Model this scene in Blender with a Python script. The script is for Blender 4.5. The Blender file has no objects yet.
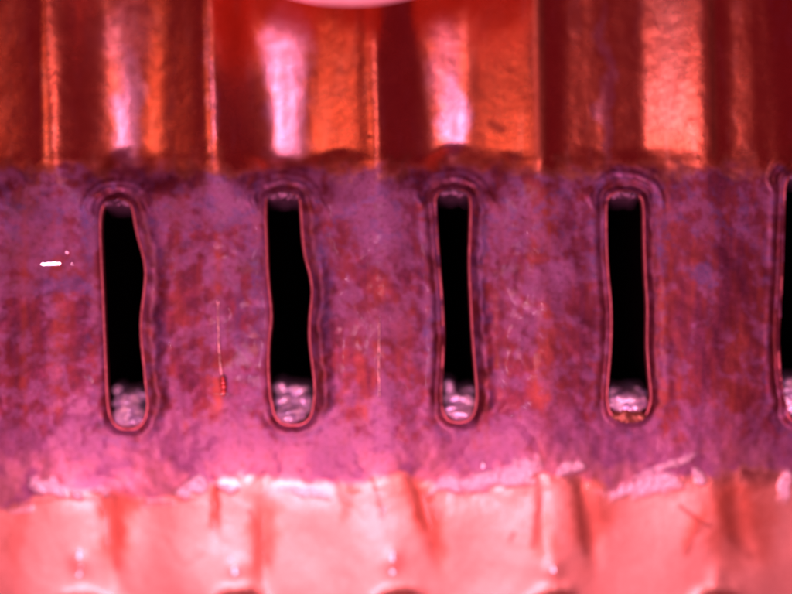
import bpy, math
import numpy as np

S = 1e-4                      # one picture unit = 0.1 mm
CX, CY = 396.0, 297.0
SC = bpy.context.scene
COL = SC.collection

def W(x, y, z):               # plate units (x right, y down, z towards the lens) to metres
    return ((x - CX) * S, (CY - y) * S, z * S)

# ------------------------------------------------------------------ camera
cam_d = bpy.data.cameras.new('camera'); cam = bpy.data.objects.new('camera', cam_d)
COL.objects.link(cam); SC.camera = cam
CAMZ = 1600.0
cam.location = W(CX, CY, CAMZ)
cam_d.sensor_width = 36.0
cam_d.lens = 36.0 * CAMZ / 792.0
cam_d.clip_start = 0.005; cam_d.clip_end = 10
cam_d.dof.use_dof = True
cam_d.dof.focus_distance = (CAMZ - 28) * S
cam_d.dof.aperture_fstop = 3.7

# ------------------------------------------------------------------ world and lamps
w = bpy.data.worlds.new('World'); SC.world = w; w.use_nodes = True
bg = w.node_tree.nodes['Background']
bg.inputs[0].default_value = (1.0, 0.08, 0.27, 1); bg.inputs[1].default_value = 0.16

def area(name, x, y, z, sx, sy, power, col, tx=CX, ty=CY, tz=0):
    d = bpy.data.lights.new(name, 'AREA'); d.shape = 'RECTANGLE'
    d.size = sx * S; d.size_y = sy * S; d.energy = power; d.color = col
    o = bpy.data.objects.new(name, d); COL.objects.link(o)
    o.location = W(x, y, z)
    from mathutils import Vector
    v = Vector(W(tx, ty, tz)) - Vector(W(x, y, z))
    o.rotation_euler = v.to_track_quat('-Z', 'Y').to_euler()
    return o
LC = (1.0, 0.28, 0.45)
area('softbox_lamp', 190, 1250, 1500, 700, 560, 0.36, LC, 396, 420)
area('upper_lamp', 330, -190, 1900, 170, 420, 0.050, (1.0, 0.40, 0.58), 396, 150)
area('side_fill_lamp', -780, -150, 1700, 440, 620, 0.034, (1.0, 0.34, 0.30), 396, 120)  # added warm fill from the left, to lift the orange flute faces
area('led_lamp', 330, 430, 1750, 26, 26, 0.028, (1.0, 0.50, 0.68))
area('led_lamp', 330, 600, 1750, 26, 26, 0.028, (1.0, 0.50, 0.68))

SC.view_settings.view_transform = 'Standard'; SC.view_settings.look = 'None'
SC.view_settings.gamma = 1; SC.view_settings.exposure = 0
SC.view_settings.use_curve_mapping = False

# ------------------------------------------------------------------ numpy noise
rng = np.random.RandomState(7)
def vnoise(x, y, seed):
    """gradient noise, turned off the axes"""
    r = np.random.RandomState(seed); A = r.rand(256, 256)*2*np.pi; L = np.cos(A); M = np.sin(A)
    x, y = .84*x-.54*y+3.7, .54*x+.84*y+1.3
    xi = np.floor(x).astype(int); yi = np.floor(y).astype(int); gx = x-xi; gy = y-yi
    fx = gx*gx*gx*(gx*(gx*6-15)+10); fy = gy*gy*gy*(gy*(gy*6-15)+10)
    def g(i, j): a = (xi+i) % 256; b = (yi+j) % 256; return L[a, b]*(gx-i)+M[a, b]*(gy-j)
    return .5+.95*((g(0, 0)*(1-fx)+g(1, 0)*fx)*(1-fy) + (g(0, 1)*(1-fx)+g(1, 1)*fx)*fy)
def fbm(x, y, scale, seed, octv=4, sy=None):
    sy = sy or scale; v = 0; a = 1; t = 0
    for k in range(octv):
        v = v + a*vnoise(x/scale*2**k + 17.3*k, y/sy*2**k + 5.1*k, seed+k); t += a; a *= .55
    return v/t
def sst(a, b, v):
    t = np.clip((v-a)/(b-a), 0, 1); return t*t*(3-2*t)
def G(x, y, cx, cy, rx, ry):
    return np.exp(-((x-cx)/rx)**2 - ((y-cy)/ry)**2)

# ------------------------------------------------------------------ slot outlines (middle of the tube wall)
RAW = [
 dict(L=[(100,214),(100,235),(101,260),(103,300),(105,350),(106,385),(107,405)],
      R=[(133,214),(134.5,225),(138,240),(143,256),(145.5,272),(144,290),(140.5,315),(140.5,338),(143.5,365),(146,395),(147,405)], t=(117,199), b=(127,430)),
 dict(L=[(265,200),(266,240),(268,280),(271,305),(271.5,322),(269,340),(268,365),(269.5,394),(272,405)],
      R=[(300,200),(302,235),(304.5,256),(310,274),(312.5,292),(309.5,316),(309,340),(312.5,366),(315,390),(313,406)], t=(283,192), b=(292,426)),
 dict(L=[(435,200),(436.5,225),(439,262),(442,296),(444,332),(443,362),(441,392),(441.5,404)],
      R=[(471,200),(470.5,228),(469,262),(470.5,296),(472.5,335),(475,365),(477.5,392),(476.5,405)], t=(453,189), b=(459,423)),
 dict(L=[(606.5,204),(607,245),(608.5,275),(612,308),(611.5,345),(609,374),(607.5,398),(609,406)],
      R=[(644,204),(644.5,245),(646,280),(648,308),(647,345),(649.5,374),(652,398),(650,407)], t=(625,191), b=(630,421)),
 dict(L=[(785,190),(784.5,230),(783,280),(780.5,315),(779.5,345),(781,372),(784,392),(787,405)],
      R=[(820,190),(821,240),(822,280),(820,320),(821,350),(823,385),(822,405)], t=(803,172), b=(806,424)),
 dict(L=[(-66,200),(-65,260),(-62,320),(-61,380),(-60,405)],
      R=[(-31,200),(-31,260),(-28,320),(-27,380),(-26,405)], t=(-48,185), b=(-43,427)),
]
def smooth_closed(P, it=3):
    P = np.array(P, float)
    for _ in range(it):                      # Chaikin
        Q = .75*P + .25*np.roll(P, -1, 0); R = .25*P + .75*np.roll(P, -1, 0)
        P = np.stack([Q, R], 1).reshape(-1, 2)
    return P
def outline(d):
    L = d['L']; R = d['R']; tx, ty = d['t']; bx, by = d['b']
    l0, r0 = L[0], R[0]; l1, r1 = L[-1], R[-1]
    top = [(l0[0]+2.5, ty+(l0[1]-ty)*.42), (l0[0]+(tx-l0[0])*.5, ty+1.2), (tx, ty), (r0[0]-(r0[0]-tx)*.5, ty+1.2), (r0[0]-2.5, ty+(r0[1]-ty)*.42)]
    bot = [(r1[0]-2.5, by-(by-r1[1])*.42), (bx+(r1[0]-bx)*.5, by-1.2), (bx, by), (bx-(bx-l1[0])*.5, by-1.2), (l1[0]+2.5, by-(by-l1[1])*.42)]
    P = top + R + bot + L[::-1]              # clockwise as seen in the picture
    P = smooth_closed(P, 3)
    seg = np.linalg.norm(np.roll(P, -1, 0)-P, axis=1); cum = np.concatenate([[0], np.cumsum(seg)])
    n = 220; t = np.linspace(0, cum[-1], n, endpoint=False)
    Pc = np.vstack([P, P[:1]])
    return np.stack([np.interp(t, cum, Pc[:, 0]), np.interp(t, cum, Pc[:, 1])], 1)
SLOTS = [outline(d) for d in RAW]
# the next, staggered row whose collars just reach the lower edge of the picture
LOW = []
for cx in (72-0, 235, 400, 560, 727):
    d = dict(L=[(cx-17, 625), (cx-16, 700), (cx-15, 800)], R=[(cx+17, 625), (cx+18, 700), (cx+19, 800)], t=(cx, 602), b=(cx+2, 822))
    LOW.append(outline(d))
LOW[0] = LOW[0] + np.array([0, 6.0])
LOW = [P + np.array([0, 8.0]) for P in LOW]
ALL = SLOTS + LOW

def normals(P):
    T = np.roll(P, -1, 0) - np.roll(P, 1, 0); T /= np.linalg.norm(T, axis=1)[:, None]
    return np.stack([T[:, 1], -T[:, 0]], 1)  # outward for a clockwise (picture) outline
def sdist(P, X, Y):
    """signed distance (positive outside)"""
    N = normals(P); best = np.full(X.shape, 1e9); sg = np.ones(X.shape)
    for i in range(len(P)):
        dx = X-P[i, 0]; dy = Y-P[i, 1]; d2 = dx*dx+dy*dy
        m = d2 < best; best = np.where(m, d2, best); sg = np.where(m, np.sign(dx*N[i, 0]+dy*N[i, 1]), sg)
    return np.sqrt(best)*sg

# ------------------------------------------------------------------ relief of the plate
# sideways tilt of the fluted wall: nx along x, at the top edge and at the foot of the flutes (x_top, x_foot, nx)
F = [(-70,-70,.0),(-45,-45,.0),(-20,-20,-.2),(20,20,-.30),(38,40,-.42),(43,50,.0),(50,58,.45),(75,75,.62),(96,105,.40),(103,120,.22),(124,130,.13),(144,140,.06),
     (156,150,-.10),(170,168,-.26),(188,188,-.24),(200,205,-.44),(205,212,.0),(212,220,.48),(235,240,.60),(244,266,.35),(256,279,.08),(285,291,.045),(311,300,.0),(320,312,-.16),
     (330,330,-.27),(350,352,-.25),(364,368,-.45),(371,377,-.01),(380,386,.45),(400,402,.62),(412,420,.34),(420,436,.0),(436,447,-.05),(460,460,-.03),(471,470,-.18),
     (486,486,-.32),(505,505,-.36),(522,524,-.40),(534,536,-.32),(539,542,-.05),(546,548,.42),(556,556,.35),(572,570,-.02),(584,590,.0),(588,603,-.12),(598,612,.06),(618,622,.0),(640,640,.01),
     (654,650,-.20),(676,674,-.225),(694,696,-.25),(705,706,-.12),(716,716,.18),(724,724,.15),(735,735,-.11),(752,752,-.10),(761,764,.10),(765,776,-.12),(776,786,.28),(800,800,.28),(830,830,-.05),(870,870,-.4),(885,885,0),(905,905,.5),(940,940,.4),(965,965,0),(1000,1000,0)]
F = np.array(F, float)
def flute(X, Y, yref=160.0):
    """integrate -nx/nz along x, separately for the two rows, then blend"""
    xs = np.arange(-200, 1001, .5)
    out = []
    for c in (0, 1):
        s = -np.interp(xs, F[:, c], F[:, 2])
        k = np.hanning(33)[1:-1]; k /= k.sum(); s = np.convolve(np.pad(s, 15, 'edge'), k, 'valid')
        z = np.cumsum(s)*.5
        xr = (50, 212, 377, 541, 714, 885)
        zr = np.interp(xr, xs, z); z = z - np.interp(xs, xr, zr)   # ridges all at one height
        out.append(z)
    t = np.clip(Y/yref, -.6, 1)
    return np.interp(X, xs, out[0])*(1-t) + np.interp(X, xs, out[1])*t

def relief(X, Y, nearslots):
    wob = 5*(fbm(X, Y, 60, 11, 3)-.5)
    yb = 166 + wob*1.4 + 3*np.cos((X-40)/168*2*np.pi)
    a_top = 1-sst(yb-20, yb+10, Y)
    fl = flute(X, np.minimum(Y, 170))
    # band: weak echo of the flutes, with a soft ridge half-way between the slots
    per = ((X-40-4*sst(200, 400, Y))/168+.5) % 1.0-.5
    band = -2.2*(1-np.cos(2*np.pi*per)) + 0.5*np.exp(-(per/.07)**2)*sst(230, 330, Y)*(1-sst(400, 450, Y))
    band += 2.6*(fbm(X, Y, 42, 31, 3)-.5)*(1-.8*sst(470, 520, Y))
    A = 1 - .78*sst(148, 205, Y + 24*(fbm(X, Y, 45, 15, 2)-.5)) - .22*sst(175, 290, Y)
    z = fl*A + band*sst(170, 260, Y) - a_top*1.5 - .09*np.clip(160-Y, 0, None)
    # lower apron falls away towards the bottom and carries cushions between the dark furrows
    yy = np.clip(Y-340, 0, None)
    z -= .00083*np.minimum(yy, 155)**2 + .2573*np.clip(yy-155, 0, None)
    low = sst(470, 520, Y)
    fur = 0
    for fx, fy0, fy1, wd, dp, lean in ((103,492,600,11,5,.05),(262,500,600,9,4,-.02),(427,470,575,10,5,.30),(590,470,570,10,5,.2),(742,480,570,13,6,.18),(-60,490,600,11,5,.1),
                                 (212,480,545,5,3,0),(545,485,560,6,3,.05),(905,480,600,12,5,.1)):
        fur = fur - dp*np.exp(-((X-fx-lean*(Y-520))/wd)**2)*sst(fy0-15, fy0+20, Y)*(1-sst(fy1-25, fy1+20, Y))
    z += fur*.35
    z += low*2.6*(fbm(X, Y, 75, 51, 1)-.5)
    # little crests with the bright glints above each lower collar
    for gx, gy in ((72,568),(231,577),(392,567),(557,576),(725,585),(895,575)):
        z += 1.5*np.exp(-((X-gx)/9)**2-((Y-gy)/12)**2)
    # fine rolled grain and dents everywhere
    z += .10*(fbm(X, Y, 5, 71, 3, 16)-.5) + (.45-.37*low-.2*a_top)*(fbm(X, Y, 16, 75, 3)-.5)
    z += a_top*.35*(fbm(X, Y, 20, 81, 3, 40)-.5)
    # collars
    for i, (P, Dm) in enumerate(nearslots):
        c = P[:, 0].mean(); dx = (X-c)
        right = sst(-6, 10, dx)
        if i < 6:
            lg, rg = ((.12,.95),(.12,.95),(.85,.9),(.6,.55),(1.0,1.0),(.5,1.1))[i]
        else: lg, rg = .4, .4
        amp = lg*(1-right)+rg*right
        ytop, ybot = P[:, 1].min(), P[:, 1].max()
        side = (1-(1-sst(ytop+4, ytop+22, Y)))*(1-sst(ybot-22, ybot-6, Y)); wdt = 1+side*(.35*right*(rg > .8) - .35*(1-right))
        top = 1-sst(ytop+4, ytop+22, Y); bot = sst(ybot-22, ybot-6, Y)
        amp = amp*(1-top)*(1-bot) + (1.05 if i < 6 else .4)*top + .5*bot; amp = amp*(.45+1.1*fbm(X, Y, 24, 411+i, 2))
        D = np.maximum(Dm, 0)/wdt; D = np.maximum(D + 4.5*(fbm(X, Y, 14, 431+i, 3)-.5)*np.clip(D/8, 0, 1), 0)
        g = -3.5*np.exp(-((D-7)/4.6)**2) + .9*np.exp(-((D-18)/5)**2)
        ring = (i < 6)*top*(D > 0)*.8*np.sin((D-1.5)/8.0*2*np.pi)*np.exp(-((D-12)/11)**2)
        near = np.exp(-(np.maximum(D-14, 0)/16)**2)
        z = z*(1-.45*near*np.exp(-(D/9)**2)) + (amp*g+ring)
    return z

ST = 1.5
xs = np.arange(-150, 940.1, ST); ys = np.arange(-150, 700.1, ST)
X, Y = np.meshgrid(xs, ys)
Ds = []
for P in ALL:
    D = np.full(X.shape, 400.0)
    m = (X > P[:, 0].min()-60) & (X < P[:, 0].max()+60) & (Y > P[:, 1].min()-60) & (Y < P[:, 1].max()+60)
    if m.any(): D[m] = sdist(P, X[m], Y[m])
    Ds.append(D)
Z = relief(X, Y, list(zip(ALL, Ds)))
Dmin = np.min(Ds, axis=0)

# ------------------------------------------------------------------ stains, films and deposits as masks on the sheet
wx = X + 16*(fbm(X, Y, 22, 101, 4)-.5) + 26*(fbm(X, Y, 70, 103, 2)-.5)
wy = Y + 16*(fbm(X, Y, 22, 107, 4)-.5) + 26*(fbm(X, Y, 70, 109, 2)-.5)
def blob(cx, cy, rx, ry, soft=.35, a=0.0):
    c, s = math.cos(a), math.sin(a); dx = wx-cx; dy = wy-cy
    r = np.sqrt(((dx*c+dy*s)/rx)**2+((-dx*s+dy*c)/ry)**2)
    return 1-sst(1-soft, 1+soft, r)
bx_ = [-150,0,30,60,100,150,200,240,300,350,400,432,450,485,530,560,600,615,645,682,720,750,792,940]
by_ = [505,515,503,494,497,506,488,478,486,488,476,488,497,496,474,480,484,498,493,480,482,470,480,490]
yb = np.interp(X, bx_, by_) + 9*(fbm(X, Y, 12, 121, 4)-.5)
ytop = 168 + 2.5*np.cos((X-40)/168*2*np.pi) + 34*(fbm(X, Y, 24, 123, 4)-.5)
inb = sst(ytop-11, ytop+8, Y)*(1-sst(yb-7, yb+4, Y))
film = inb*(1-.28*sst(430, 488, Y)*sst(.35, .6, fbm(X, Y, 40, 127, 4)))
# pale lilac patches with crisp edges
n1 = fbm(wx, wy, 34, 131, 5); n2 = fbm(X, Y, 15, 137, 4)
pale = sst(.43, .61, n1*.5+n2*.5 + .05*np.exp(-((Y-215)/35)**2) + .20*sst(400, 455, Y) - .06*sst(560, 700, X)*(Y < 400))
pale = np.maximum(pale*.75, .9*np.max([blob(378,215,26,42), blob(384,425,14,50,.25), blob(350,195,22,22), blob(555,278,28,17), blob(532,290,15,10),
        blob(225,200,26,26), blob(35,235,30,30)*.6, blob(215,330,13,20), blob(470,240,16,8)*.5, blob(505,230,14,30)*.7, blob(652,455,34,24)*.9, blob(710,440,18,45)*.6,
        blob(560,440,20,40)*.7, blob(75,430,18,42)*.8, blob(237,440,16,50)*.7, blob(150,466,40,22)*.8, blob(300,470,40,20)*.7, blob(490,470,50,18)*.8,
        blob(580,468,8,8), blob(8,460,20,40)*.7, blob(378,330,40,16)*.6, blob(765,450,30,18)*.4], axis=0))*inb
# red-brown bare places inside the film
bare = np.max([blob(64,262,15,15,.5), blob(56,345,9,60,.6)*.8, blob(222,380,9,22,.5), blob(218,250,7,55,.6)*.5, blob(380,290,10,20)*.8, blob(355,350,22,60,.5)*.6, blob(402,350,20,60,.5)*.6,
        blob(545,230,16,45)*.7, blob(545,360,20,70,.6)*.8, blob(690,240,20,60,.6)*.6, blob(666,300,7,130,.6)*.8, blob(540,210,6,60,.6)*.7, blob(178,230,5,60,.6)*.6, blob(760,250,8,110,.6)*.5, blob(735,400,24,60,.6)*.9, blob(665,400,14,60,.6)*.6, blob(500,300,20,50,.6)*.35,
        blob(455,445,34,8)*.5, blob(350,410,24,26)*.6, blob(172,440,28,20)*.3, blob(430,440,30,40,.6)*.5, blob(700,470,30,14)*.3, blob(22,300,10,120,.6)*.5,
        blob(180,300,8,100,.6)*.5], axis=0)*inb
stre = fbm(X, Y, 7, 141, 4, 90)
vn = 5*(fbm(X, Y, 30, 145, 3, 120)-.5)
rib = np.max([a*np.exp(-((X+vn-x0)/wd)**2)*sst(y0-12, y0+25, Y)*(1-sst(y1-30, y1+20, Y)) for x0, wd, y0, y1, a in ((545,9,190,480,.9),(532,4,180,300,.5),(665,5,170,430,.9),(678,4,330,480,.6),
        (735,11,320,480,.9),(760,4,200,400,.5),(218,5,230,420,.7),(378,6,265,400,.8),(178,2.5,165,330,.7),(24,3,190,420,.6),(56,6,300,430,.6),(500,4,250,430,.4),(590,4,240,470,.5),(712,5,190,330,.5),(362,4,330,430,.5))], axis=0)
bare = np.clip(bare*.6 + rib*(.6+.6*stre)*inb + inb*.22*sst(.52, .66, stre), 0, 1)*(1-pale*.75)
# blue-violet oxide flecks
blue = inb*(np.max([blob(60,285,26,12)*.9, blob(322,290,9,55)*.9, blob(438,300,6,60), blob(482,260,6,50), blob(30,210,30,12)*.5, blob(262,300,6,70)*.7, blob(480,330,5,60)*.7,
        blob(702,272,9,9), blob(712,285,5,5), blob(90,230,8,40)*.6, blob(600,230,6,50)*.7, blob(152,340,8,70)*.5, blob(660,220,10,40)*.4,blob(240,320,6,40)*.5], axis=0)*.8
        + .7*sst(.56, .66, fbm(X, Y, 14, 151, 4))*np.exp(-((Y-210)/45)**2)
        + .5*sst(6, 12, Dmin)*(1-sst(16, 24, Dmin))*sst(.5, .62, fbm(X, Y, 9, 153, 3)))
blue = np.clip(blue*.85, 0, 1)
# whitish crust where the film ends
cn = fbm(X, Y, 6, 161, 4)
crust = np.max([blob(42,490,17,8), blob(72,495,6,5), blob(96,495,7,5)*.8, blob(188,492,13,7), blob(176,498,5,7), blob(485,487,48,7,.4,-.18), blob(455,491,16,10), blob(522,470,22,7,.4,-.3)*.8,
        blob(645,490,36,7,.4,-.12), blob(705,476,6,5), blob(576,466,8,9)*.8, blob(8,508,14,4)*.6, blob(225,488,14,4)*.7, blob(300,492,30,5)*.4, blob(790,490,8,16), blob(152,512,20,4)*.4,
        blob(665,470,30,5,.4,-.5)*.6], axis=0)
crust = np.clip(crust*sst(.33, .55, cn+.12), 0, 1)
Z = Z + crust*2.2*cn
# dried flux smeared down the flute troughs, plus thin painted highlight stripes
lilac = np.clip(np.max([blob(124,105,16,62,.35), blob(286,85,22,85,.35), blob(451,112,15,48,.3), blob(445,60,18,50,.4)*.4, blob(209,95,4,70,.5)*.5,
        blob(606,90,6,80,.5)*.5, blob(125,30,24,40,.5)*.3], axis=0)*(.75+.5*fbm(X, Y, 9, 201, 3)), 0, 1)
# orange heat tint
apron = sst(470, 500, Y)
heat = (1-sst(164, 184, Y))*(1-.45*np.exp(-((X-672)/22)**2)*(1-sst(110, 150, Y)))*np.clip(.92+.2*sst(.42, .6, fbm(X, Y, 40, 171, 3, 90)) + .5*sst(430, 520, X), 0, 1)
dmark = np.clip(.55*np.max([blob(105,528,13,36,.6), blob(108,512,20,18,.6), blob(430,520,11,44,.6,-.3), blob(590,520,13,46,.6)*.8, blob(748,525,20,40,.6,-.3)*.8, blob(262,545,11,40,.6)*.7,
        blob(212,500,6,34)*.8, blob(345,495,8,26)*.6, blob(5,545,12,40)*.4], axis=0)*sst(470, 500, Y), 0, 1)
heat = np.maximum(heat, .9*np.max([blob(105,530,18,40,.6), blob(108,515,22,20,.5), blob(430,520,15,48,.6,-.3), blob(412,480,24,34,.6)*.7, blob(592,520,20,50,.6)*.8,
        blob(745,520,30,50,.6,-.3), blob(262,540,16,44,.6)*.8, blob(5,540,10,40)*.3, blob(212,500,6,34)*.8, blob(545,540,10,30)*.5, blob(345,495,10,26)*.5, blob(700,530,9,24,.5,.2)*.8], axis=0)*sst(455, 495, Y))
# darker lines and furrows in the lower apron, darker tone in the collar grooves
def stroke(pts, r, wob=2.0):
    m = np.zeros_like(X)
    xx = X + wob*2*(fbm(X, Y, 9, 181, 3)-.5)
    for (x0, y0), (x1, y1) in zip(pts[:-1], pts[1:]):
        dx, dy = x1-x0, y1-y0; t = np.clip(((xx-x0)*dx+(Y-y0)*dy)/(dx*dx+dy*dy), 0, 1)
        d = np.hypot(xx-x0-t*dx, Y-y0-t*dy); m = np.maximum(m, 1-sst(r*.5, r*1.3, d))
    return m
dirt_and_shade = np.max([stroke([(684,509),(698,520),(714,530)], 2.5, 3)*.6, stroke([(706,528),(698,545),(692,560)], 4, 5)*.4, stroke([(733,500),(738,530),(752,553),(758,562)], 6, 5)*.45, stroke([(738,540),(756,560)], 7)*.5,
        stroke([(100,500),(104,530),(109,575)], 5)*.5, stroke([(430,500),(434,540)], 5)*.45, stroke([(424,555),(438,562)], 2)*0, stroke([(580,490),(585,530),(590,560)], 3)*.6,
        stroke([(214,492),(214,520)], 3)*.6, stroke([(247,515),(258,545),(266,570)], 3)*.5, stroke([(543,500),(537,530),(536,552)], 3)*.5, stroke([(372,480),(382,520)], 3)*.4,
        stroke([(498,358),(497,368)], 1.8)*1.0, stroke([(369,136),(371,137)], 1.6)*.9, stroke([(492,122),(502,128)], 4)*.55, stroke([(125,62),(129,68)], 6)*.6, stroke([(512,546),(516,538)], 2)*.6,
        stroke([(0,513),(30,506),(62,500),(95,503),(150,507),(195,501)], 1.3)*.55, stroke([(455,499),(500,496),(535,480),(560,483)], 1.2)*.3, stroke([(160,540),(178,572),(200,560)], 2)*.2,
        stroke([(660,160),(661,175)], 2)*.4, stroke([(672,158),(672,176)], 1.6)*.4], axis=0)
dirt_and_shade = np.maximum(dirt_and_shade, .7*np.exp(-((Y-ytop+3)/9)**2)*sst(.35, .62, fbm(X, Y, 26, 191, 4)))  # shadowy line along the band's upper edge, painted into the colour
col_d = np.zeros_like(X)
for rx_, rw in ((541, 5), (714, 4)): dirt_and_shade = np.maximum(dirt_and_shade, .85*np.exp(-((X-rx_)/rw)**2)*(1-sst(150, 170, Y)))  # darkens the colour of two flute ridges to dull their highlights
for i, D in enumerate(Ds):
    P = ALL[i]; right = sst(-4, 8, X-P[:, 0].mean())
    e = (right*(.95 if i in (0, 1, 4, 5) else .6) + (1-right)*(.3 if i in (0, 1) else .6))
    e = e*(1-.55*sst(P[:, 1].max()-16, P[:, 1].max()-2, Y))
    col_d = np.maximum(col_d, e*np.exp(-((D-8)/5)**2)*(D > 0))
dirt_and_shade = np.maximum(dirt_and_shade, dmark)
dirt_and_shade = np.clip(np.maximum(dirt_and_shade, col_d*(.15+.8*fbm(X, Y, 10, 193, 3))), 0, 1)

# ------------------------------------------------------------------ material helpers
class N:
    def __init__(s, name):
        s.m = bpy.data.materials.new(name); s.m.use_nodes = True; s.t = s.m.node_tree; s.t.nodes.clear()
        s.out = s.n('ShaderNodeOutputMaterial')
    def n(s, typ, ins=None, **kw):
        x = s.t.nodes.new(typ)
        for k, v in kw.items(): setattr(x, k, v)
        for k, v in (ins or {}).items(): s.set(x, k, v)
        return x
    def set(s, x, k, v):
        i = x.inputs[k]
        if isinstance(v, bpy.types.NodeSocket): s.t.links.new(v, i)
        else: i.default_value = v
    def mix(s, f, a, b, mode='MIX'):
        x = s.n('ShaderNodeMix', data_type='RGBA', blend_type=mode)
        s.set(x, 0, f); s.set(x, 6, a if not isinstance(a, tuple) else (*a, 1)); s.set(x, 7, b if not isinstance(b, tuple) else (*b, 1)); return x.outputs[2]
    def fmix(s, f, a, b):
        x = s.n('ShaderNodeMix'); s.set(x, 0, f); s.set(x, 2, a); s.set(x, 3, b); return x.outputs[0]
    def math(s, op, a, b=0.0):
        x = s.n('ShaderNodeMath', operation=op); s.set(x, 0, a); s.set(x, 1, b); return x.outputs[0]
    def attr(s, nm): return s.n('ShaderNodeAttribute', attribute_name=nm).outputs['Fac']
    def noise(s, sc, det=4, rough=.55, vec=None, stretch=None):
        if vec is None:
            vec = s.n('ShaderNodeTexCoord').outputs['Object']
        if stretch:
            vec = s.n('ShaderNodeMapping', {'Vector': vec, 'Scale': stretch}).outputs[0]
        return s.n('ShaderNodeTexNoise', {'Vector': vec, 'Scale': sc, 'Detail': det, 'Roughness': rough}).outputs[0]
    def ramp(s, f, a, b):
        x = s.n('ShaderNodeMapRange', {'Value': f, 'From Min': a, 'From Max': b}); x.clamp = True; return x.outputs[0]
    def bump(s, h, strength, dist, nrm=None):
        x = s.n('ShaderNodeBump', {'Height': h, 'Strength': strength, 'Distance': dist})
        if nrm is not None: s.set(x, 'Normal', nrm)
        return x.outputs[0]
    def bsdf(s, **k):
        p = s.n('ShaderNodeBsdfPrincipled')
        for a, v in k.items():
            a = a.replace('_', ' '); s.set(p, a, (*v, 1) if isinstance(v, tuple) and len(v) == 3 else v)
        s.t.links.new(p.outputs[0], s.out.inputs[0]); return s.m

def copper_sheet():
    m = N('tarnished_copper')
    film, pale, bare, blue, crust, heat, dirt_and_shade = [m.attr(a) for a in ('film', 'pale', 'bare', 'blue', 'crust', 'orange_tint', 'dirt_and_shade')]
    nA = m.noise(1800, 5, .65); nB = m.noise(7000, 3, .6); nC = m.noise(900, 5, .6, stretch=(1, .18, 1)); nD = m.noise(420, 4, .6)
    copper = m.mix(m.ramp(nA, .35, .65), (.86, .44, .32), (.94, .52, .38))
    copper = m.mix(m.math('MULTIPLY', heat, m.ramp(nC, .0, .45)), copper, (.82, .235, .115))
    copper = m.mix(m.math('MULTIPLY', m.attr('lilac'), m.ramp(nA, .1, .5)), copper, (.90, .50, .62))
    filmc = m.mix(m.ramp(nA, .38, .62), (.13, .028, .066), (.20, .043, .100))
    filmc = m.mix(m.ramp(nC, .42, .62), filmc, (.21, .038, .055))
    filmc = m.mix(m.math('MULTIPLY', pale, m.ramp(nA, .25, .5)), filmc, (.30, .125, .285))
    filmc = m.mix(m.math('MULTIPLY', bare, .8), filmc, m.mix(m.ramp(nC, .35, .65), (.24, .045, .045), (.38, .085, .06)))
    filmc = m.mix(m.math('MULTIPLY', blue, m.ramp(nB, .3, .6)), filmc, (.13, .11, .32))
    col = m.mix(film, copper, filmc)
    col = m.mix(crust, col, (1, .86, .93))
    col = m.mix(dirt_and_shade, col, m.mix(nA, (.12, .025, .02), (.32, .08, .045)))
    col = m.mix(m.ramp(nB, .3, .7), col, m.mix(.38, col, (0, 0, 0)))
    met = m.fmix(film, m.fmix(m.attr('apron'), 1.0, .65), .78); met = m.fmix(pale, met, .5); met = m.fmix(crust, met, .2)
    rough = m.fmix(film, m.fmix(nD, .18, .34), .52); rough = m.fmix(m.attr('apron'), rough, .43)
    rough = m.fmix(crust, rough, .6); rough = m.fmix(dirt_and_shade, rough, .55)
    b = m.bump(nB, .3, .00001); b = m.bump(m.math('MULTIPLY', nA, m.fmix(m.attr('apron'), 1.0, .3)), .25, .00006, b); b = m.bump(pale, .05, .00002, b)
    return m.bsdf(Base_Color=col, Metallic=met, Roughness=rough, Normal=b, Coat_Weight=m.fmix(m.attr('apron'), m.math('MULTIPLY', film, .10), .4), Coat_Roughness=.07, Coat_Normal=m.bump(nA, .15, .00004))

def plain(name, c1, c2, metal, rough, nscale=2500, bstr=.4, bd=.00008, coat=0.0):
    m = N(name); n = m.noise(nscale, 4, .6)
    return m.bsdf(Base_Color=m.mix(m.ramp(n, .3, .7), c1, c2), Metallic=metal, Roughness=rough, Normal=m.bump(n, bstr, bd), Coat_Weight=coat, Coat_Roughness=.1)

M_sheet = copper_sheet()
M_lip = plain('worn_tube_edge', (.42, .11, .13), (.70, .24, .26), .8, .45, 1200, .3)
M_bore = plain('shade_black_bore', (.002, .002, .002), (.004, .003, .003), 0, 1.0)  # near-black colour paints the darkness deep inside the tubes
M_bore.node_tree.nodes['Principled BSDF'].inputs['Specular IOR Level'].default_value = 0
M_smear = plain('dull_lilac_solder', (.07, .035, .07), (.20, .11, .18), .6, .5, 1900, .6, .0001)
M_solder = plain('tin_solder', (.42, .36, .66), (1, .86, .97), .45, .34, 1100, .12, .0002, 0)
M_solder_b = plain('dark_brown_solder', (.20, .07, .05), (.45, .20, .12), .6, .35, 1900, .7, .0002)
M_flake = plain('bright_metal_flake', (.95, .93, .95), (1, 1, 1), 1, .22, 1200, .05)
M_cap = plain('satin_pink_copper', (.93, .60, .56), (.97, .70, .66), .35, .5, 900, .1)

# ------------------------------------------------------------------ object helpers
def link(name, me, mat=None, parent=None, smooth=True):
    o = bpy.data.objects.new(name, me); COL.objects.link(o)
    if mat: me.materials.append(mat)
    if parent: o.parent = parent
    if smooth: me.polygons.foreach_set('use_smooth', [True]*len(me.polygons))
    return o
def tag(o, label=None, cat=None, group=None, kind=None):
    for k, v in (('label', label), ('category', cat), ('group', group), ('kind', kind)):
        if v: o[k] = v
    return o

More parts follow.
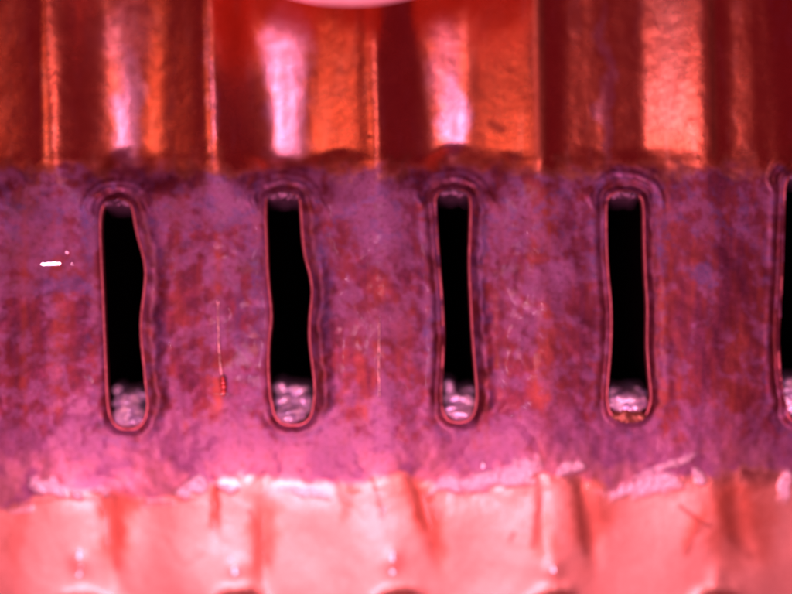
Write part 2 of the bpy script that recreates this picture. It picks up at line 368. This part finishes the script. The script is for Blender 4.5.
def sheet(name, r0, r1, parent):
    """rows r0..r1 of the relief as one mesh, open where the tubes pass through"""
    ny = r1-r0+1; nx = X.shape[1]
    x, y, z, dm = X[r0:r1+1], Y[r0:r1+1], Z[r0:r1+1], Dmin[r0:r1+1]
    idx = np.arange(nx*ny).reshape(ny, nx)
    dc = .25*(dm[:-1, :-1]+dm[1:, :-1]+dm[:-1, 1:]+dm[1:, 1:])
    keep = dc > -.2
    q = np.stack([idx[:-1, :-1], idx[1:, :-1], idx[1:, 1:], idx[:-1, 1:]], -1)[keep]
    used = np.zeros(nx*ny, bool); used[q.ravel()] = True
    re = np.cumsum(used)-1; q = re[q]
    v = np.stack([(x-CX)*S, (CY-y)*S, z*S], -1).reshape(-1, 3)[used]
    me = bpy.data.meshes.new(name)
    me.vertices.add(len(v)); me.vertices.foreach_set('co', v.astype(np.float32).ravel())
    me.loops.add(q.size); me.loops.foreach_set('vertex_index', q.astype(np.int32).ravel())
    me.polygons.add(len(q)); me.polygons.foreach_set('loop_start', np.arange(0, q.size, 4, dtype=np.int32))
    me.update(calc_edges=True)
    for nm, arr in (('lilac', lilac), ('apron', apron), ('film', film), ('pale', pale), ('bare', bare), ('blue', blue), ('crust', crust), ('orange_tint', heat), ('dirt_and_shade', dirt_and_shade)):
        at = me.attributes.new(nm, 'FLOAT', 'POINT')
        at.data.foreach_set('value', arr[r0:r1+1].reshape(-1)[used].astype(np.float32))
    return link(name, me, M_sheet, parent)

def zat(x, y):
    i = int(round((y-ys[0])/ST)); j = int(round((x-xs[0])/ST))
    return Z[min(max(i, 0), Z.shape[0]-1), min(max(j, 0), Z.shape[1]-1)]

def loft(name, P, rings, mat, parent, zs=None, close=False):
    N_ = normals(P); n = len(P); v = []; f = []
    for off, dz, rel in rings:
        Q = P + N_*off
        for i in range(n):
            v.append(W(Q[i, 0], Q[i, 1], dz + (zs[i] if rel else 0)))
    for k in range(len(rings)-1):
        for i in range(n):
            j = (i+1) % n; f.append((k*n+i, k*n+j, (k+1)*n+j, (k+1)*n+i))
    if close: f.append(tuple((len(rings)-1)*n+i for i in range(n)))
    me = bpy.data.meshes.new(name); me.from_pydata(v, [], f); me.update()
    return link(name, me, mat, parent)

def lump(name, blobs, mat, parent, seed, P, z0):
    """lumpy solder filling one end of the slot: a dented crust that drops away into the bore"""
    x0 = min(b[0]-b[3] for b in blobs)-4; x1 = max(b[0]+b[3] for b in blobs)+4
    y0 = min(b[1]-b[4] for b in blobs)-4; y1 = max(b[1]+b[4] for b in blobs)+4
    gx, gy = np.meshgrid(np.arange(x0, x1, .7), np.arange(y0, y1, .7))
    ww = 4*(fbm(gx, gy, 8, 300+seed, 3)-.5); wv = 4*(fbm(gx, gy, 8, 320+seed, 3)-.5)
    acc = np.exp(np.full(gx.shape, -60.0)/3)
    for x, y, zt, rx, ry, rz in blobs:
        q = 1-((gx+ww-x)/rx)**2-((gy+wv-y)/ry)**2
        acc = acc + np.exp((np.where(q > 0, zt+rz*np.sqrt(np.clip(q, 0, 1)), zt+40*np.clip(q, -1.5, 0))-z0)/3)
    z = z0 + 3*np.log(acc) - 2
    ym = P[:, 1].max(); z += 3*(fbm(gx, gy, 16, 340+seed, 1)-.5) + 7*np.abs(fbm(gx*.5, gy+.25*gx, 13, 360+seed, 2)-.5) + 5*sst(ym-20, ym-5, gy)
    D = sdist(P, gx, gy); ny, nx = gx.shape
    idx = np.arange(nx*ny).reshape(ny, nx); keep = (D < .6+2.4*sst(ym-14, ym-4, gy)) & (z > z0-58)
    k = keep[:-1, :-1] & keep[1:, :-1] & keep[1:, 1:] & keep[:-1, 1:]
    q = np.stack([idx[:-1, :-1], idx[1:, :-1], idx[1:, 1:], idx[:-1, 1:]], -1)[k]
    used = np.zeros(nx*ny, bool); used[q.ravel()] = True; re = np.cumsum(used)-1
    v = np.stack([(gx-CX)*S, (CY-gy)*S, z*S], -1).reshape(-1, 3)[used]
    me = bpy.data.meshes.new(name); me.from_pydata(v.tolist(), [], re[q].tolist()); me.update()
    return link(name, me, mat, parent)

# ------------------------------------------------------------------ the plate
root = bpy.data.objects.new('header_plate', None); COL.objects.link(root); root.location = (0, 0, 0)
tag(root, 'tarnished copper header plate with upright tube slots, fluted copper above and bright salmon copper below', 'header plate')
r_a = int(np.searchsorted(ys, 168)); r_b = int(np.searchsorted(ys, 498))
tag(sheet('fluted_wall', 0, r_a, root), 'bare orange copper flutes with pink streaks of light')
tag(sheet('slotted_band', r_a, r_b, root), 'mauve and purple stained copper band')
tag(sheet('lower_apron', r_b, len(ys)-1, root), 'bright salmon copper')

for i, P in enumerate(ALL):
    zs = np.array([zat(*(P[k]+normals(P)[k]*4.5)) for k in range(len(P))])
    for _ in range(8): zs = .25*np.roll(zs, 1)+.5*zs+.25*np.roll(zs, -1)
    low = i >= 6
    tube = loft('tube', P, [(1.8, -45, 0), (1.8, .6, 1), (1.3, 2.4, 1), (.1, 3.0, 1), (-.9, 2.4, 1), (-1.3, .8, 1), (-1.5, -5, 1)], M_lip, root, zs)
    loft('bore', P, [(-1.55, -4.5, 1), (-1.9, -60, 0), (-1.2, -700, 0)], M_bore, tube, zs, True)
    if low: continue
    bx, by = P[np.argmax(P[:, 1])]; tx, ty = P[np.argmin(P[:, 1])]
    z0 = float(zs.mean())
    B = {0: [(127,416,z0-10,17,12,9), (124,403,z0-16,15,10,10), (131,397,z0-22,13,7,9), (113,392,z0-22,6,6,6)],
         1: [(290,414,z0-9,16,10,9), (303,404,z0-14,9,11,9), (284,403,z0-18,13,10,10), (294,393,z0-22,16,8,8), (279,390,z0-22,7,8,6)],
         2: [(459,412,z0-9,15,9,8), (455,401,z0-16,13,8,8), (468,403,z0-15,9,9,9), (450,389,z0-20,6,9,6), (470,394,z0-22,8,7,7)],
         3: [(629,403,z0-7,20,11,9), (617,397,z0-14,9,9,8), (642,398,z0-14,9,10,8)],
         4: [(803,400,z0-8,20,17,9), (798,388,z0-14,14,10,8)],
         5: [(-44,410,z0-8,17,15,9)]}[i]
    lump('solder_plug', B, M_solder, tube, i+1, P, z0)
    if i == 3: tag(lump('solder_plug', [(629,417,z0-6,18,8,7)], M_solder_b, tube, 9, P, z0), 'dark brown crust under the white plug')
    # thin smear at the upper end of the slot
    lump('solder_plug', [(tx-6,ty+2,z0+2,12,6,4), (tx+7,ty+2,z0+2,12,6,4)], M_smear, tube, i+20, P, z0-7)

# small bright beads added to make the glints on the apron
def bead(x, y, rx, ry, rz):
    import bmesh
    bm = bmesh.new(); g = bmesh.ops.create_icosphere(bm, subdivisions=3, radius=1); z = zat(x, y)
    hx = ((330-x)/1750+(396-x)/1600)/2; hy = ((515-y)/1750+(297-y)/1600)/2     # each tilted to mirror the LED lamps into the lens
    for q in g['verts']:
        c = q.co.copy(); px_, py_ = c.x*rx*(1-.25*c.y), -c.y*ry; q.co = W(x+px_, y+py_, z+1.3+c.z*.45-hx*px_-hy*py_)
    me = bpy.data.meshes.new('glint_bead'); bm.to_mesh(me); bm.free()
    link('glint_bead', me, M_bead, root)
M_bead = plain('bright_glint_bead', (.97, .9, .97), (1, .97, 1), 1, .36, 1500, .1)
for q in ((72.5,559,2.3,5.5,2.2),(71,581,2.4,2.2,1.8),(73,573,1.2,1.6,1),(231,577,2.6,4.2,2.2),(227,565,1.6,2.2,1.4),(392.5,561,2.0,6,2),(392.5,578,2.5,2.3,2),(384,511,1.0,4,1),
          (484,467,1.6,3,1.5),(557,575,2.2,3.6,2),(551,570,1.2,1.6,1)):
    bead(*q)

# ------------------------------------------------------------------ loose bits on the plate
def flake(name, x, y, hw, hh, ang, tilt, label, mat=M_flake, lift=1.2):
    z = zat(x, y)+lift; c, s = math.cos(ang), math.sin(ang); v = []
    pts = [(-1,-.7),(-.3,-1),(.6,-.9),(1,-.2),(.9,.8),(.2,1),(-.7,.8),(-1,.3)]
    for lay in (0, 1.0):
        for a, b in pts:
            px, py = a*hw, b*hh
            v.append(W(x+px*c-py*s, y+px*s+py*c, z+lay+tilt[0]*px+tilt[1]*py))
    n = len(pts)
    f = [tuple(range(2*n-1, n-1, -1)), tuple(range(n))] + [(k, (k+1) % n, n+(k+1) % n, n+k) for k in range(n)]
    me = bpy.data.meshes.new(name); me.from_pydata(v, [], f); me.update()
    return tag(link(name, me, mat, None, smooth=False), label, 'metal flake')
M_speck = plain('dull_speck', (.95, .8, .95), (1, .9, 1), .9, .4)
flake('metal_flake', 51.5, 264, 9.5, 1.1, -.07, (-.19, -.06), 'long thin bright white sliver lying on the purple film left of the first slot')
flake('metal_flake', 67, 252.5, 1.1, .8, .5, (-.19, -.06), 'tiny bright speck above and right of the long white sliver', M_speck)
flake('metal_flake', 72, 264, .8, .6, .3, (-.19, -.06), 'tiny pale speck level with the right end of the white sliver', M_speck)

def thread(name, pts, r, mat, label, cat):
    v = []; f = []; m = 6
    P = np.array(pts, float); P = np.stack([np.interp(np.linspace(0, len(P)-1, 26), range(len(P)), P[:, k]) for k in range(2)], 1)
    for i, (x, y) in enumerate(P):
        z = zat(x, y)+r*.8; rr = r*(.45+.55*math.sin(math.pi*(i+.5)/len(P)))*(.62+.45*math.sin(i*1.9)*math.cos(i*.7+x))
        for k in range(m):
            a = 2*math.pi*k/m; v.append(W(x+rr*math.cos(a), y, z+rr*math.sin(a)))
    for i in range(len(P)-1):
        for k in range(m):
            f.append((i*m+k, i*m+(k+1) % m, (i+1)*m+(k+1) % m, (i+1)*m+k))
    f += [tuple(range(m)), tuple((len(P)-1)*m+k for k in range(m-1, -1, -1))]
    me = bpy.data.meshes.new(name); me.from_pydata(v, [], f); me.update()
    return tag(link(name, me, mat), label, cat)
M_red = plain('glossy_red_droplet', (.55, .05, .05), (.75, .10, .09), .2, .15, 2000, .3, coat=1)
thread('glint_strip', [(218,300),(218.5,330),(219,350),(221,370),(223,384)], 1.7, plain('glint_strip_copper', (1,.6,.55), (1,.75,.7), 1, .38), 'thin bright strip added for the upright glint between the first and second slots', 'glint strip')  # added strips stand in for the glints along the ridges
thread('glint_strip', [(379.5,318),(379,345),(378.5,372),(379.5,398)], 1.4, bpy.data.materials['glint_strip_copper'], 'thin bright strip added for the upright glint between the second and third slots', 'glint strip')
thread('resin_drop', [(223,376),(223.5,384),(224,396)], 5.0, M_red, 'small glossy red drop at the foot of the left upright glint strip', 'resin drop')

# ------------------------------------------------------------------ the rounded cap that leans into the top of the picture
def cap():
    cx, cy, R = 353, -194, 216
    v = []; f = []; n = 160
    prof = [(118, -60), (118, 60), (125, 68), (R-12, 72), (R-3, 76), (R, 84), (R-2, 93), (R-9, 99), (R-24, 103), (R-60, 105), (2, 106)]
    for r, z in prof:
        for i in range(n):
            a = 2*math.pi*i/n; v.append(W(cx+r*math.cos(a), cy-r*math.sin(a), z))
    for k in range(len(prof)-1):
        for i in range(n):
            j = (i+1) % n; f.append((k*n+i, k*n+j, (k+1)*n+j, (k+1)*n+i))
    f.append(tuple((len(prof)-1)*n+i for i in range(n)))
    me = bpy.data.meshes.new('round_cap'); me.from_pydata(v, [], f); me.update()
    tag(link('round_cap', me, M_cap), 'large pale pink round cap whose blurred edge dips into the top of the view', 'cap')
cap()
